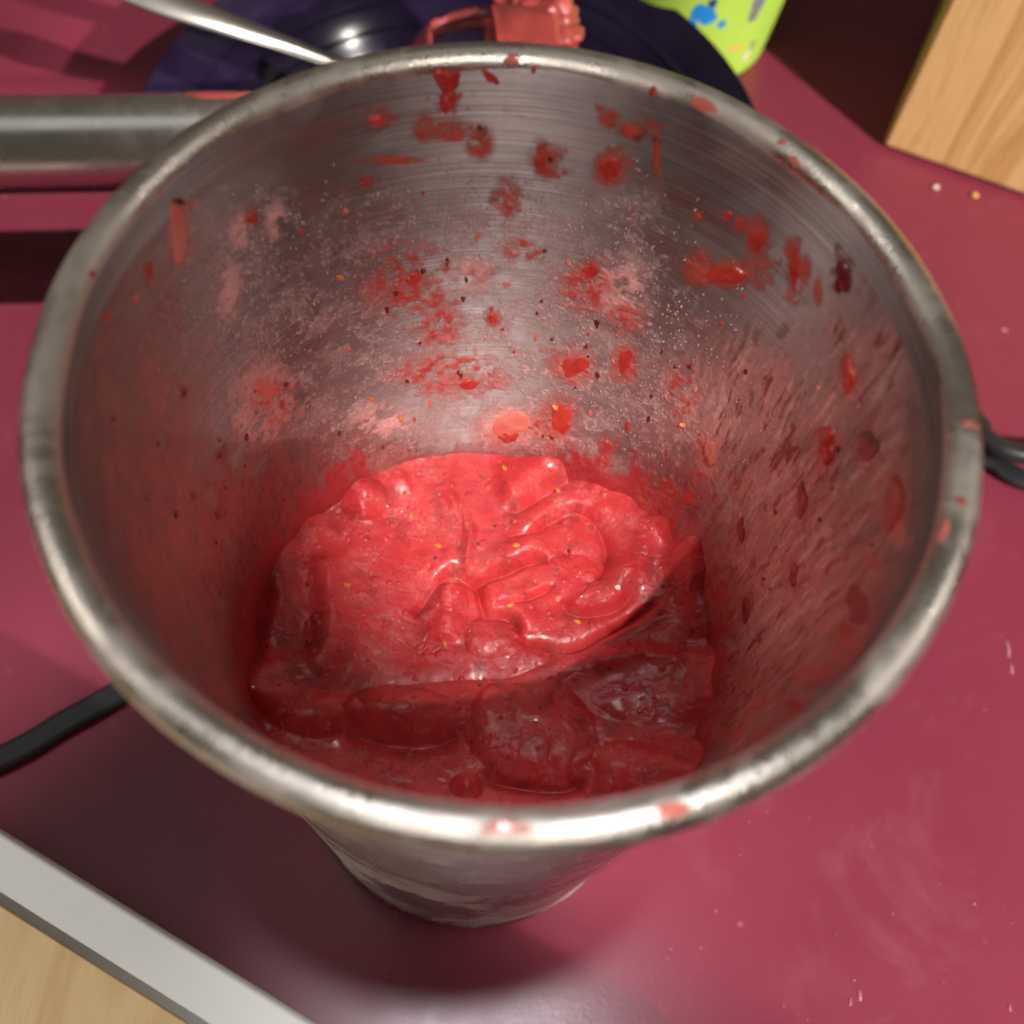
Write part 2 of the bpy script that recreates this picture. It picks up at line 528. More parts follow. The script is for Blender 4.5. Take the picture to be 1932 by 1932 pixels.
def crease(pts, wd, depth, lip=0., side=1, lw=.5, taper=.2):
    """narrow groove, with a rounded fold rising on one side"""
    global H
    D, S, T = seg_dist(pts)
    e = sstep(0, taper, T)*sstep(0, taper, 1 - T)
    H -= 1.35*depth*np.exp(-(D/wd)**1.3)*e
    if lip:
        d = np.where(S == side, D, 9)
        H += lip*e*(np.exp(-((d - lw*.55)/(lw*.62))**2))

def dome(x, y, rx, ry, h, p=2., rot=0.):
    global H
    cx, cy = zz(x, y); ex = zz(x + rx, y); ey = zz(x, y + ry)
    a = math.hypot(ex[0] - cx, ex[1] - cy); b = math.hypot(ey[0] - cx, ey[1] - cy)
    u = X - cx; v = Y - cy
    wn = fbm(X*1.5 + x*.01, Y*1.5 + y*.01, 17, 3) - .5; wm = fbm(X*1.5 + 9 + x*.01, Y*1.5 + y*.01, 19, 3) - .5
    u = u + .35*a*wn; v = v + .35*b*wm
    q = (u/a)**2 + (v/b)**2
    big = rx > 150
    H += h*(1.1 if big else 1)*np.clip(1 - q**(p/2), 0, 1)**(1.0 if big else .8)

# folds of the lit centre
crease([(1330, 130), (1210, 200), (1110, 262), (1030, 315), (930, 345)], .13, .16, .22, -1, .75)
crease([(930, 450), (1060, 425), (1150, 375), (1235, 335), (1310, 360), (1365, 440), (1385, 530), (1350, 620), (1260, 670)], .10, .15, .14, 1, .5)
crease([(640, 640), (740, 600), (830, 640), (930, 600), (1060, 545), (1190, 540)], .09, .20, .16, 1, .5)
crease([(790, 610), (835, 650), (855, 720), (880, 775), (960, 775), (1010, 830), (1030, 875)], .08, .20, .15, 1, .45)
crease([(960, 880), (1120, 905), (1250, 915), (1390, 850), (1500, 790), (1640, 700)], .10, .20, .18, -1, .6)
crease([(900, 735), (1010, 715), (1100, 682), (1170, 645)], .06, .09, .08, 1, .3)
crease([(1190, 690), (1230, 755), (1330, 775), (1450, 740), (1530, 600)], .10, .12, .16, 1, .5)
crease([(560, 800), (600, 740), (660, 660), (725, 625), (790, 650)], .09, .14, .10, -1, .4)
ridge([(1290, 170), (1420, 270), (1500, 420), (1510, 560), (1440, 690)], .34, .34)
ridge([(740, 640), (720, 760), (690, 900)], .34, .22)
ridge([(700, 250), (780, 380), (800, 520)], .14, .10)
ridge([(560, 200), (420, 260), (330, 400)], .3, .12)
ridge([(820, 400), (800, 500), (790, 600)], .08, .12)
crease([(760, 300), (770, 420), (750, 520)], .06, .08)
dome(905, 870, 130, 95, .16)
dome(360, 310, 95, 80, .18)
dome(1240, 620, 120, 110, .10)
# heavy lumps in front
crease([(60, 1090), (250, 1110), (500, 1075), (760, 1050), (980, 1040), (1200, 960), (1500, 880), (1700, 780)], .22, .05, .07, -1, .8, .1)
dome(540, 1200, 270, 130, .34, 2.)
crease([(240, 1240), (420, 1310), (640, 1310), (800, 1250)], .2, .2)
dome(1070, 1270, 280, 240, .34, 2.)
crease([(830, 1440), (1000, 1490), (1200, 1510), (1330, 1440)], .12, .32)
dome(1480, 1440, 230, 120, .28, 2.)
crease([(1290, 1380), (1330, 1450), (1300, 1560)], .15, .12)
dome(790, 1500, 70, 60, .35)
dome(1560, 1100, 260, 160, .16, 2.)
dome(150, 1200, 220, 110, .14)
ridge([(180, 480), (230, 700), (220, 900), (130, 1060)], .3, .2)
ridge([(1650, 500), (1740, 720), (1800, 900)], .35, .3)
ridge([(1300, 1000), (1500, 960), (1720, 980)], .2, .15)
# stirred strings and small lumps
wx = X + .35*fbm(X*1.3, Y*1.3, 41, 3); wy = Y + .35*fbm(X*1.3 + 7, Y*1.3, 43, 3)
st_ = np.abs(fbm(wx*1.6, wy*2.6, 21, 4) - .5)*2
H += -.018*np.exp(-(st_/.05)**1.2)*fbm(X*.9, Y*.9, 23, 2)
H += .018*(fbm(X*3, Y*3, 31, 3) - .5)*2 + .003*(fbm(X*16, Y*16, 37, 2) - .5)*2
# bubbles and tiny pits
rs = np.random.RandomState(5)
for i in range(900):
    a = rs.rand()*6.283; q = math.sqrt(rs.rand())*4.3; bx, by = q*math.cos(a), q*math.sin(a)
    br = .018 + .045*rs.rand()**4 + (.04 if i < 10 else 0)
    ix = int((bx + RF)/(2*RF)*(NG - 1)); iy = int((by + RF)/(2*RF)*(NG - 1)); k = int(br/(2*RF)*NG) + 2
    sl = (slice(max(0, ix - k), ix + k + 1), slice(max(0, iy - k), iy + k + 1))
    dd = ((X[sl] - bx)**2 + (Y[sl] - by)**2)/br**2
    H[sl] += (br*.75 if rs.rand() < .8 else -br*.6)*np.sqrt(np.clip(1 - dd, 0, 1))
# climbs the wall a little at its edge
edge = sstep(RF - .45, RF + .02, RR)
H += edge*(.25*fbm(X*.8 + 20, Y*.8 + 3, 51, 2))
backw = np.exp(-((np.arctan2(Y, X) - 1.62)/.75)**4)
ang = np.arctan2(Y, X)
H += (1 - backw)*np.clip(RR/RF, 0, 1)**7*(.1 + 1.1*sstep(.3, .8, fbm(X*.8 + 9, Y*.8 + 9, 57, 2)))
ZP = ZF + H
mask = RR <= RF + .03
idx = -np.ones(X.shape, int)
use = mask
idx[use] = np.arange(use.sum())
q = use[:-1, :-1] & use[1:, :-1] & use[1:, 1:] & use[:-1, 1:]
F = np.stack([idx[:-1, :-1][q], idx[1:, :-1][q], idx[1:, 1:][q], idx[:-1, 1:][q]], 1)
sc_ = np.minimum(1, (wall_r(ZP) - .06)/np.maximum(RR, .1))
V = np.stack([(X*sc_)[use], (Y*sc_)[use], ZP[use]], 1)
o = mesh_obj('puree_mass', V, F, M['puree'], puree)
pv = .96 + .22*fbm(X*1.1 + 3, Y*1.1, 61, 4)
cr = np.clip(1 - 2.2*np.exp(-(st_/.03)**2)*.12, 0, 1)
PIG *= (pv*cr)[..., None]
pale = sstep(.47, .72, fbm(X*2.4 + 30, Y*2.4, 71, 6))
fr_ = sstep(.5, .75, vnoise(X*22, Y*22, 73)*.5 + fbm(X*4, Y*4, 75, 3)*.5)*sstep(.4, .6, fbm(X*1.2, Y*1.2 + 5, 77, 3))
PIG[..., 1] *= 1 + .5*pale + 1.5*fr_; PIG[..., 2] *= 1 + .4*pale + 1.2*fr_
dk = sstep(.56, .72, fbm(X*3.1 + 60, Y*3.1, 79, 5))
PIG *= (1 - .22*dk)[..., None]
set_color(o, 'pigment', PIG[use])

# ------------------------------------------------------------------ thin film of puree on the inside wall
NT, NZ = 1240, 430
TH = np.linspace(0, 2*math.pi, NT, endpoint=False)
ZW = np.linspace(7.6, 17.05, NZ)
T2, Z2 = np.meshgrid(TH, ZW, indexing='ij')
RW = wall_r(Z2) - .05
AL = T2*5.0                                   # arc length coordinate, cm
cover = np.zeros(T2.shape); thick = np.zeros(T2.shape)
pig = np.zeros(T2.shape + (3,)) + np.array([.36, .13, .12])

def wdist(px, py, rx, ry, rot=0.):
    """elliptic distance on the wall around the point seen at (px,py); rx, ry in photo pixels measured on the wall"""
    c = wall_at(px, py)
    if c is None: return None
    e1 = wall_at(px + 6, py) or wall_at(px - 6, py); e2 = wall_at(px, py + 6) or wall_at(px, py - 6)
    s1 = 1 if wall_at(px + 6, py) else -1; s2 = 1 if wall_at(px, py + 6) else -1
    def dl(e):
        dt = (e[0] - c[0] + math.pi) % (2*math.pi) - math.pi
        return np.array([dt*5.0, e[1] - c[1]])
    J = np.stack([dl(e1)*s1, dl(e2)*s2], 1)/6.
    Ji = np.linalg.inv(J)
    dt = ((T2 - c[0] + math.pi) % (2*math.pi) - math.pi)*5.0; dz = Z2 - c[1]
    u = Ji[0, 0]*dt + Ji[0, 1]*dz; v = Ji[1, 0]*dt + Ji[1, 1]*dz
    if rot:
        cr_, sr_ = math.cos(rot), math.sin(rot); u, v = u*cr_ + v*sr_, -u*sr_ + v*cr_
    far = (np.abs(dt) > 7)
    d = np.hypot(u/rx, v/ry); d[far] = 9
    return d

n1 = fbm(AL*2.2, Z2*2.2, 101, 5); n2 = fbm(AL*7, Z2*7, 111, 4); n3 = fbm(AL*16, Z2*16, 121, 2)
wp = .8*(fbm(AL*1.2, Z2*1.2, 128, 2) - .5)
nst = fbm(AL*5.5 + wp*1.2, Z2*1.0, 131, 4)              # streaks running down the wall
nst2 = fbm(AL*12 + 3 + wp*2.5, Z2*2.0, 141, 3)

def lay(c, col, amt_mask):
    """composite a layer over the film"""
    global cover, pig
    a = np.clip(amt_mask, 0, 1)*c
    k = a/(np.maximum(cover + a - cover*a, 1e-4))
    pig[:] = pig*(1 - k[..., None]) + np.array(col)*k[..., None]
    cover[:] = cover + a - cover*a

def region(pts, soft=1.):
    mk = np.zeros(T2.shape)
    for (px, py, rx, ry) in pts:
        d = wdist(px, py, rx, ry)
        if d is not None:
            mk = np.maximum(mk, sstep(1.25, .35, d))
    return mk

WS = [(843, 150, 24, 24, .10, 'splat'), (845, 188, 17, 22, .12, 'splat'), (712, 226, 16, 12, .07, 'splat'), (690, 341, 7, 7, .05, 'splat'),
      (336, 380, 14, 6, .05, 'splat_dark'), (335, 440, 17, 58, .05, 'splat_pale'), (475, 412, 12, 9, .05, 'splat'),
      (1152, 316, 20, 24, .08, 'splat'), (1372, 516, 42, 17, .10, 'splat'), (1430, 452, 15, 26, .07, 'splat'),
      (1375, 404, 8, 8, .05, 'splat'), (1318, 409, 6, 6, .04, 'splat'), (1238, 262, 5, 6, .04, 'splat_dark'), (1206, 257, 6, 5, .03, 'splat_dark'),
      (1591, 525, 15, 34, .07, 'splat_dark'), (1605, 706, 12, 34, .09, 'splat'), (1563, 838, 18, 36, .10, 'splat'),
      (1640, 842, 22, 34, .04, 'splat_dark'), (1516, 945, 12, 38, .04, 'splat_dark'), (1622, 1145, 26, 44, .03, 'splat_dark'),
      (1690, 950, 20, 55, .06, 'splat'), (1342, 852, 11, 28, .08, 'splat_pale'), (1500, 505, 9, 40, .05, 'splat'),
      (905, 242, 6, 6, .03, 'splat_dark'), (1038, 298, 5, 6, .03, 'splat_dark'), (930, 600, 9, 9, .06, 'splat'), (885, 724, 20, 9, .07, 'splat'),
      (925, 145, 12, 10, .04, 'splat'), (1235, 172, 8, 10, .06, 'splat'), (780, 525, 16, 12, .07, 'splat'), (745, 552, 7, 6, .05, 'splat_dark'),
      (1115, 510, 14, 18, .06, 'splat'), (1085, 690, 26, 20, .06, 'splat'), (1180, 680, 14, 24, .05, 'splat'), (965, 800, 40, 26, .06, 'splat_pale'),
      (1060, 790, 22, 30, .05, 'splat'), (960, 822, 22, 12, .06, 'splat'), (500, 735, 20, 26, .04, 'splat_pale'), (540, 725, 6, 6, .03, 'splat_dark'),
      (1448, 302, 10, 8, .04, 'splat_dark'), (1480, 325, 8, 6, .04, 'splat'), (1655, 490, 12, 12, .05, 'splat'), (1500, 1085, 10, 24, .04, 'splat_dark'),
      (1400, 1000, 9, 26, .04, 'splat_dark'), (1410, 1150, 9, 30, .04, 'splat_dark'), (280, 510, 6, 18, .03, 'splat'), (198, 595, 7, 7, .03, 'splat'),
      (346, 742, 5, 8, .03, 'splat_dark'), (415, 858, 6, 8, .03, 'splat_dark'), (362, 935, 5, 7, .03, 'splat_dark'), (410, 970, 8, 12, .03, 'splat_dark'),
      (1300, 940, 14, 12, .05, 'splat'), (1240, 1040, 14, 18, .06, 'splat_pale'), (1600, 1190, 18, 14, .05, 'splat'), (1505, 1330, 20, 10, .05, 'splat'),
      (1700, 1000, 9, 16, .05, 'splat_pale')]

# faint even veil over the whole wall, denser towards the fill
lay(.62, (.37, .20, .185), sstep(16.5, 11., Z2)*(.35 + .9*n1))
# brown-pink film on the left and the right walls
left = region([(240, 800, 150, 420), (330, 1050, 160, 260), (420, 1250, 150, 120)])
lay(.7, (.38, .125, .10), left*(.4 + .9*n1))
right = region([(1560, 900, 250, 330), (1500, 1150, 260, 240), (1420, 780, 220, 160), (1640, 700, 120, 180), (1400, 1340, 150, 120)])
lay(.85, (.50, .21, .185), right*(.35 + 1.0*nst))
hol = right*sstep(.60, .68, nst2)*sstep(.45, .6, n1 + .1)
lay(.85, (.13, .012, .010), hol)
lay(.6, (.66, .40, .37), right*sstep(.52, .76, fbm(AL*10 + 40 + wp*2.5, Z2*1.6, 151, 4))*.8)
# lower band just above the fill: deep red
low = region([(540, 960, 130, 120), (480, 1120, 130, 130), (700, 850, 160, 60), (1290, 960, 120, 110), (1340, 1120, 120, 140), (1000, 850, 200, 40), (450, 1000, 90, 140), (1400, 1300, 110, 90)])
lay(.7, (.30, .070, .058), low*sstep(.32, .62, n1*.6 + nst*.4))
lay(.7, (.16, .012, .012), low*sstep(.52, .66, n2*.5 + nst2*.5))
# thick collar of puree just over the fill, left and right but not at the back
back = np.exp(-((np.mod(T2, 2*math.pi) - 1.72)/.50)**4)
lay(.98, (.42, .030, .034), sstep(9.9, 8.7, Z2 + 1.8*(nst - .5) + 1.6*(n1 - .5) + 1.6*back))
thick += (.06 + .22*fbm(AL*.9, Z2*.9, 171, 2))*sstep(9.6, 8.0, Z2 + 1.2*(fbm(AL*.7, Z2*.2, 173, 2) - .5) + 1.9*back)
# grey-pink foam of tiny bubbles on the far wall
foam = region([(470, 430, 110, 110), (440, 560, 90, 130), (520, 740, 130, 120), (560, 600, 120, 120), (780, 470, 230, 140), (760, 640, 200, 150), (1000, 700, 240, 160),
               (1120, 560, 130, 160), (1180, 450, 90, 110), (1240, 560, 110, 130), (950, 440, 200, 110), (1010, 800, 220, 80), (700, 800, 140, 80), (1260, 800, 110, 110)])
n4 = vnoise(AL*26, Z2*22, 161)
fs = sstep(.60, .74, n4*.75 + n3*.25)*sstep(.34, .56, n1*.55 + n2*.45)
lay(.62, (.60, .43, .42), foam*fs)
lay(.42, (.50, .31, .30), foam*sstep(.42, .66, n2*.5 + n1*.5))
thick += .010*foam*fs
pink = region([(430, 545, 30, 60), (505, 745, 75, 75), (450, 430, 28, 40), (520, 420, 22, 45), (480, 800, 60, 50), (960, 800, 55, 40), (720, 790, 70, 40), (1170, 540, 60, 60), (890, 520, 40, 40)])
lay(.85, (.68, .33, .31), pink*sstep(.30, .52, n2*.5 + n1*.5))
# red pulp
pulp = region([(770, 530, 105, 75), (740, 500, 60, 40), (820, 600, 60, 60), (905, 520, 30, 22), (1110, 540, 60, 60), (1080, 695, 45, 35), (1180, 690, 30, 40),
               (1180, 600, 45, 35), (885, 722, 35, 15), (840, 715, 20, 20), (1060, 780, 40, 45), (930, 600, 18, 16), (1040, 300, 45, 45), (1030, 800, 60, 30),
               (850, 700, 120, 50), (520, 760, 60, 60), (990, 470, 40, 25), (960, 370, 40, 40), (1290, 740, 40, 60), (1330, 880, 30, 70), (1240, 930, 60, 50)])
lay(.78, (.50, .085, .070), pulp*sstep(.36, .60, n2*.6 + n1*.4))
lay(.7, (.40, .020, .016), pulp*sstep(.54, .68, n2*.7 + n1*.3))
thick += .012*pulp*sstep(.4, .7, n2)
sm = region([(800, 240, 24, 30), (850, 245, 60, 24), (905, 270, 30, 38), (1135, 185, 16, 30), (1150, 222, 24, 22), (1195, 243, 34, 18), (1240, 222, 26, 20), (1285, 215, 26, 9),
             (1150, 318, 32, 36), (1320, 505, 34, 40), (1375, 515, 50, 26), (1430, 440, 26, 40), (1400, 420, 18, 20), (1495, 470, 16, 26), (1520, 510, 14, 34), (1545, 550, 10, 30),
             (340, 365, 22, 30), (335, 440, 16, 62), (1240, 285, 8, 60), (740, 300, 70, 9)])
lay(.82, (.50, .062, .035), sm*sstep(.16, .55, n2*.5 + .25 + .3*(n3 - .5)))
thick += .03*sm*n2
# soft wet halo round every splatter
for (px, py, rx, ry, t_, mk) in WS:
    d = wdist(px + rx*.5*math.sin(px), py + ry*.5*math.cos(px*1.7), rx*2.0 + 4, ry*1.8 + 4)
    if d is not None:
        lay(.5, {'splat': (.46, .09, .065), 'splat_dark': (.22, .05, .045), 'splat_pale': (.60, .24, .20)}[mk], sstep(.9, .6, d + 1.5*(n2 - .45) + .5*(n3 - .5)))
# red runs low on the right
rr_ = region([(1600, 1230, 50, 40), (1560, 1280, 60, 30), (1480, 1350, 60, 40), (1420, 1400, 70, 30), (1690, 960, 25, 60), (1650, 1050, 18, 50)])
lay(.8, (.50, .05, .035), rr_*sstep(.38, .6, nst))
# clear the last stretch under the rim on the right: bare metal
cover *= 1 - .5*region([(1640, 570, 60, 60), (1750, 800, 40, 200)])
cover = np.clip(cover, 0, .96)
thick += cover*.012 + .01*n2*cover
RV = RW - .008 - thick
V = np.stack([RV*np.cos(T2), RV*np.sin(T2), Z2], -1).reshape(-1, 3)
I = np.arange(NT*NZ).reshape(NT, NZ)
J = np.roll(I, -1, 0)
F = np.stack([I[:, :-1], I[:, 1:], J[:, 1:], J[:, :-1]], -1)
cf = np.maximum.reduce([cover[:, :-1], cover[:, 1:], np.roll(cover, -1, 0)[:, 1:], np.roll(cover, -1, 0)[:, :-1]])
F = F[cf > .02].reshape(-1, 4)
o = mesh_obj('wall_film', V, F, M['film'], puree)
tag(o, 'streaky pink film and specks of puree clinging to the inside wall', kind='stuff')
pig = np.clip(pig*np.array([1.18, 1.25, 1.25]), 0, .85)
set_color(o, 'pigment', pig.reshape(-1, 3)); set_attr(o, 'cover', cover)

# ------------------------------------------------------------------ separate splatters
def wall_surf(u, v, c, h):
    th = c[0] + u/5.0; z = c[1] + v
    r = float(wall_r(z)) - .06 - h
    return (r*math.cos(th), r*math.sin(th), z)
def rim_surf(u, v, c, h):
    th = c[0] + u/RM; ph = c[1] + v/RI
    r = RM + (RI + h)*math.cos(ph); z = 17.40 + (RI*1.02 + h)*math.sin(ph)
    return (r*math.cos(th), r*math.sin(th), z)

def splat(surf, c, A, B, thick_, seed, material, rot=0., drip=0.):
    """a wet blob lying on a surface; A, B are vectors (cm on the surface) of its half axes"""
    rnd = random.Random(seed); nr, ns = 7, 30
    ph = [rnd.uniform(0, 6.28) for _ in range(5)]; am = [rnd.uniform(.05, .4)/(q + 2) for q in range(5)]
    V = [surf(0, 0, c, thick_)]; F = []
    for i in range(1, nr + 1):
        f = i/nr
        for j in range(ns):
            a = 2*math.pi*j/ns
            k = 1 + sum(am[q]*math.sin((q + 2)*a + ph[q]) for q in range(5))
            x = f*k*math.cos(a); y = f*k*math.sin(a)
            h = thick_*math.sqrt(max(0, 1 - f**2.4))*(1 + .25*math.sin(5*x + ph[0])*math.cos(6*y + ph[1])) - (.012 if i == nr else 0)
            V.append(surf(A[0]*x + B[0]*y, A[1]*x + B[1]*y, c, h))
    for j in range(ns):
        F.append((0, 1 + j, 1 + (j + 1) % ns))
    for i in range(nr - 1):
        for j in range(ns):
            a = 1 + i*ns + j; b = 1 + i*ns + (j + 1) % ns
            F.append((a, a + ns, b + ns, b))
    return V, F

def wall_splat(px, py, rx, ry, th, mk, seed, rot=0.):
    th *= .8
    c = wall_at(px, py)
    if c is None: return
    cr_, sr_ = math.cos(rot), math.sin(rot)
    def dl(dx, dy):
        s = 4.
        e = wall_at(px + dx*s, py + dy*s); g = 1
        if e is None: e = wall_at(px - dx*s, py - dy*s); g = -1
        if e is None: return np.array([.01, .01])
        dt = (e[0] - c[0] + math.pi) % (2*math.pi) - math.pi
        return np.array([dt*5.0, e[1] - c[1]])/s*g
    A = dl(cr_, sr_)*rx; B = dl(-sr_, cr_)*ry
    V, F = splat(wall_surf, c, A, B, th, seed, None)
    return mesh_obj('splatter', V, F, M[mk], puree)

for i, s in enumerate(WS):
    wall_splat(*s, 100 + i)
rnd = random.Random(77)
for i in range(120):
    u = rnd.random()
    if u < .55: px, py = rnd.gauss(950, 190), rnd.gauss(640, 150)
    elif u < .85: px, py = rnd.gauss(1480, 110), rnd.gauss(980, 170)
    else: px, py = rnd.gauss(430, 110), rnd.gauss(850, 150)
    r_ = rnd.uniform(2.2, 5.5)
    c = wall_at(px, py)
    if c is None or c[1] < 8.8 or c[1] > 16.8: continue
    wall_splat(px, py, r_, r_*rnd.uniform(.9, 1.9), rnd.uniform(.02, .045), rnd.choice(['splat', 'splat_dark', 'splat_dark', 'splat_pale']), 400 + i)

def rim_at(px, py):
    """nearest rim surface point to the photo pixel"""
    best = (1e9, 0, 0)
    for i in range(720):
        th = 2*math.pi*i/720
        for ph in np.linspace(-.5, 3.3, 24):
            p = rim_pt(th, ph); x, y = proj(p)
            d = (x - px)**2 + (y - py)**2
            if d < best[0]: best = (d, th, ph)
    return best[1], best[2]
RS = [(832, 97, .20, .12, .05, 'splat'), (880, 98, .10, .06, .03, 'splat'), (698, 121, .16, .10, .03, 'splat_pale'), (968, 110, .12, .09, .015, 'splat_pale'),
      (1010, 130, .05, .05, .03, 'splat'), (1160, 133, .22, .10, .012, 'splat_pale'), (1232, 172, .07, .07, .05, 'splat'), (1325, 197, .22, .10, .015, 'splat_pale'),
      (1476, 271, .06, .06, .03, 'splat_pale'), (1498, 305, .16, .07, .015, 'splat_pale'), (175, 514, .05, .05, .03, 'splat'), (1812, 946, .05, .05, .03, 'splat'),
      (960, 1562, .24, .09, .010, 'splat_pale'), (1272, 1530, .16, .10, .012, 'splat_pale'), (1830, 800, .06, .12, .012, 'splat_pale'), (1780, 1000, .2, .06, .008, 'splat_pale')]
for i, (px, py, a, b, t_, mk) in enumerate(RS):
    V, F = splat(rim_surf, rim_at(px, py), (a, 0), (0, b), t_, 700 + i, None)
    mesh_obj('splatter', V, [f[::-1] for f in F], M[mk], puree)

# seeds, on the fill and on the wall
def ellipsoid(c, r, d, n=10):
    d = np.array(d, float); d /= np.linalg.norm(d)
    s = np.cross(d, (0, 0, 1.)); s /= np.linalg.norm(s) + 1e-9; t = np.cross(d, s)
    V = []; F = []
    m_ = 7
    for i in range(m_ + 1):
        a = math.pi*i/m_
        for j in range(n):
            b = 2*math.pi*j/n
            V.append(np.array(c) + d*r[0]*math.cos(a) + (s*math.cos(b) + t*math.sin(b))*r[1]*math.sin(a)*(1 - .25*math.cos(a)))
    for i in range(m_):
        for j in range(n):
            k = (j + 1) % n
            F.append((i*n + j, i*n + k, (i + 1)*n + k, (i + 1)*n + j))
    return V, F
def fill_z(x, y):
    i = int(round((x + RF)/(2*RF)*(NG - 1))); j = int(round((y + RF)/(2*RF)*(NG - 1)))
    return ZP[min(max(i, 0), NG - 1), min(max(j, 0), NG - 1)]
for (x, y) in [(1000, 495), (975, 740), (670, 490), (290, 672), (950, 160), (1180, 250), (560, 360), (700, 900), (1260, 800)]:
    cx, cy = zz(x, y); a = rnd.uniform(0, 3.1)
    V, F = ellipsoid((cx, cy, fill_z(cx, cy) + .01), (.085, .05), (math.cos(a), math.sin(a), .1))
    mesh_obj('seed', V, F, M['seed'], puree)
for (px, py) in [(755, 787), (1048, 766), (700, 750), (1290, 800), (640, 520)]:
    c = wall_at(px, py)
    p = wall_surf(0, 0, c, .03); V, F = ellipsoid(p, (.085, .05), (rnd.uniform(-1, 1), rnd.uniform(-.3, .3), .6))
    mesh_obj('seed', V, F, M['seed'], puree)

# air bubbles standing in the puree
rs = np.random.RandomState(9)
bub = None
pts = [(1310, 575), (1330, 590), (1300, 590), (1322, 604), (1312, 612), (1240, 640), (1185, 626), (1085, 665), (1135, 392), (1215, 320), (1100, 448), (1075, 452), (1045, 462), (905, 517), (650, 835), (645, 868), (580, 940), (570, 965), (565, 995), (895, 740), (960, 480), (1280, 385), (1340, 262), (710, 152), (865, 158), (925, 158), (955, 186), (1005, 212), (980, 160), (1105, 160), (838, 200), (385, 580), (600, 610), (450, 1045), (240, 640), (1240, 905), (995, 1045), (905, 1028), (830, 1045), (1690, 710), (1520, 680), (1750, 1030), (1710, 1190), (720, 1510), (540, 1150), (640, 1165), (380, 1215), (400, 1215)]
for _ in range(90):
    pts.append((rs.uniform(250, 1700), rs.uniform(130, 1450)))
for i, (x, y) in enumerate(pts):
    cx, cy = zz(x, y)
    if math.hypot(cx, cy) > 4.3: continue
    r_ = rs.uniform(.05, .09) if i < 48 else rs.uniform(.025, .06)
    if bub is None:
        V, F = ellipsoid((0, 0, 7.2), (1., 1.), (0, 0, 1), 16)
        bub = mesh_obj('bubble', V, F, M['bubble'], puree); b_ = bub
    else:
        b_ = bub.copy(); COL.objects.link(b_); b_.parent = puree
    b_.scale = (r_, r_*rs.uniform(.7, 1.2), r_*.42)
    b_.location = ((cx*CM), cy*CM, (fill_z(cx, cy) - 7.2 + r_*.05)*CM)
# fine spray of droplets dried on the inside wall
V = []; F = []
clusters = [(470, 430, 70, 60), (430, 560, 50, 80), (520, 730, 80, 70), (780, 480, 150, 90), (760, 640, 130, 100), (1000, 700, 160, 110), (1150, 500, 90, 90), (1200, 620, 100, 80), (950, 430, 150, 70), (1010, 810, 170, 50), (1480, 1060, 90, 110), (1400, 900, 110, 110), (340, 620, 25, 60), (1220, 720, 60, 80)]
cnt = 0
while cnt < 1300:
    q = clusters[rs.randint(len(clusters))]
    c = wall_at(rs.normal(q[0], q[2]), rs.normal(q[1], q[3])) if cnt % 1 == 0 else None
    if c is None or c[1] > 16.6 or c[1] < 9: cnt += 1; continue
    for _ in range(2):
        u0 = rs.normal(0, .12); v0 = rs.normal(0, .12)
        a = rs.uniform(.010, .022)*(1.5 if rs.rand() < .1 else 1); b = a*rs.uniform(.9, 1.8)
        k = len(V); V.append(wall_surf(u0, v0, c, a*.8 + .011))
        for (r_, h_) in ((.6, .6), (1., -.015)):
            for j in range(6):
                t_ = j*math.pi/3; V.append(wall_surf(u0 + a*r_*math.cos(t_), v0 + b*r_*math.sin(t_), c, (a*h_ if h_ > 0 else h_) + .011))
        for j in range(6):
            p = (j + 1) % 6
            F.append((k, k + 1 + j, k + 1 + p)); F.append((k + 1 + j, k + 7 + j, k + 7 + p, k + 1 + p))
    cnt += 1
o = mesh_obj('droplet_spray', V, F, M['droplet'], puree)
tag(o, 'fine spray of pale pink droplets on the inside wall', kind='stuff')

# ------------------------------------------------------------------ power cord (two-lobed flat cable)
def cord_sect(r=.17, d=.18):
    out = []
    for i in range(13):
        a = math.radians(-100 + 200*i/12) ; out.append((d + r*math.cos(a), r*math.sin(a)))
    for i in range(13):
        a = math.radians(80 + 200*i/12); out.append((-d + r*math.cos(a), r*math.sin(a)))
    return out
def g(px, py, z=0.): p = at(px, py, z); return (p[0], p[1], z)
path = spline([(-22, -7.5, .2), (-16, -3.6, .2), g(0, 1432, .2), g(125, 1362, .2), g(240, 1296, .2), (-6.6, 3.6, .2), (-3.5, 6.2, .2), (2, 8.2, .2), (8, 9.6, .2), (11.8, 11.4, .2), g(1858, 862, .25), g(1932, 905, .25), (19.5, 9.2, .2), (26, 5.5, .2)], 160)
V, F = sweep(path, cord_sect())
tag(mesh_obj('power_cord', V, F, M['cable']), 'black twin-core power cord running behind the steel cup', 'cord')
path = spline([(6, 14.5, .45), g(1790, 770, .6), g(1860, 826, .8), g(1932, 858, .8), (20, 10.6, .6), (27, 8, .4)], 60)
V, F = sweep(path, circle(.30, 18))
tag(mesh_obj('power_cord', V, F, M['cable']), 'black loop of cord crossing the other at the right edge of the cup', 'cord')

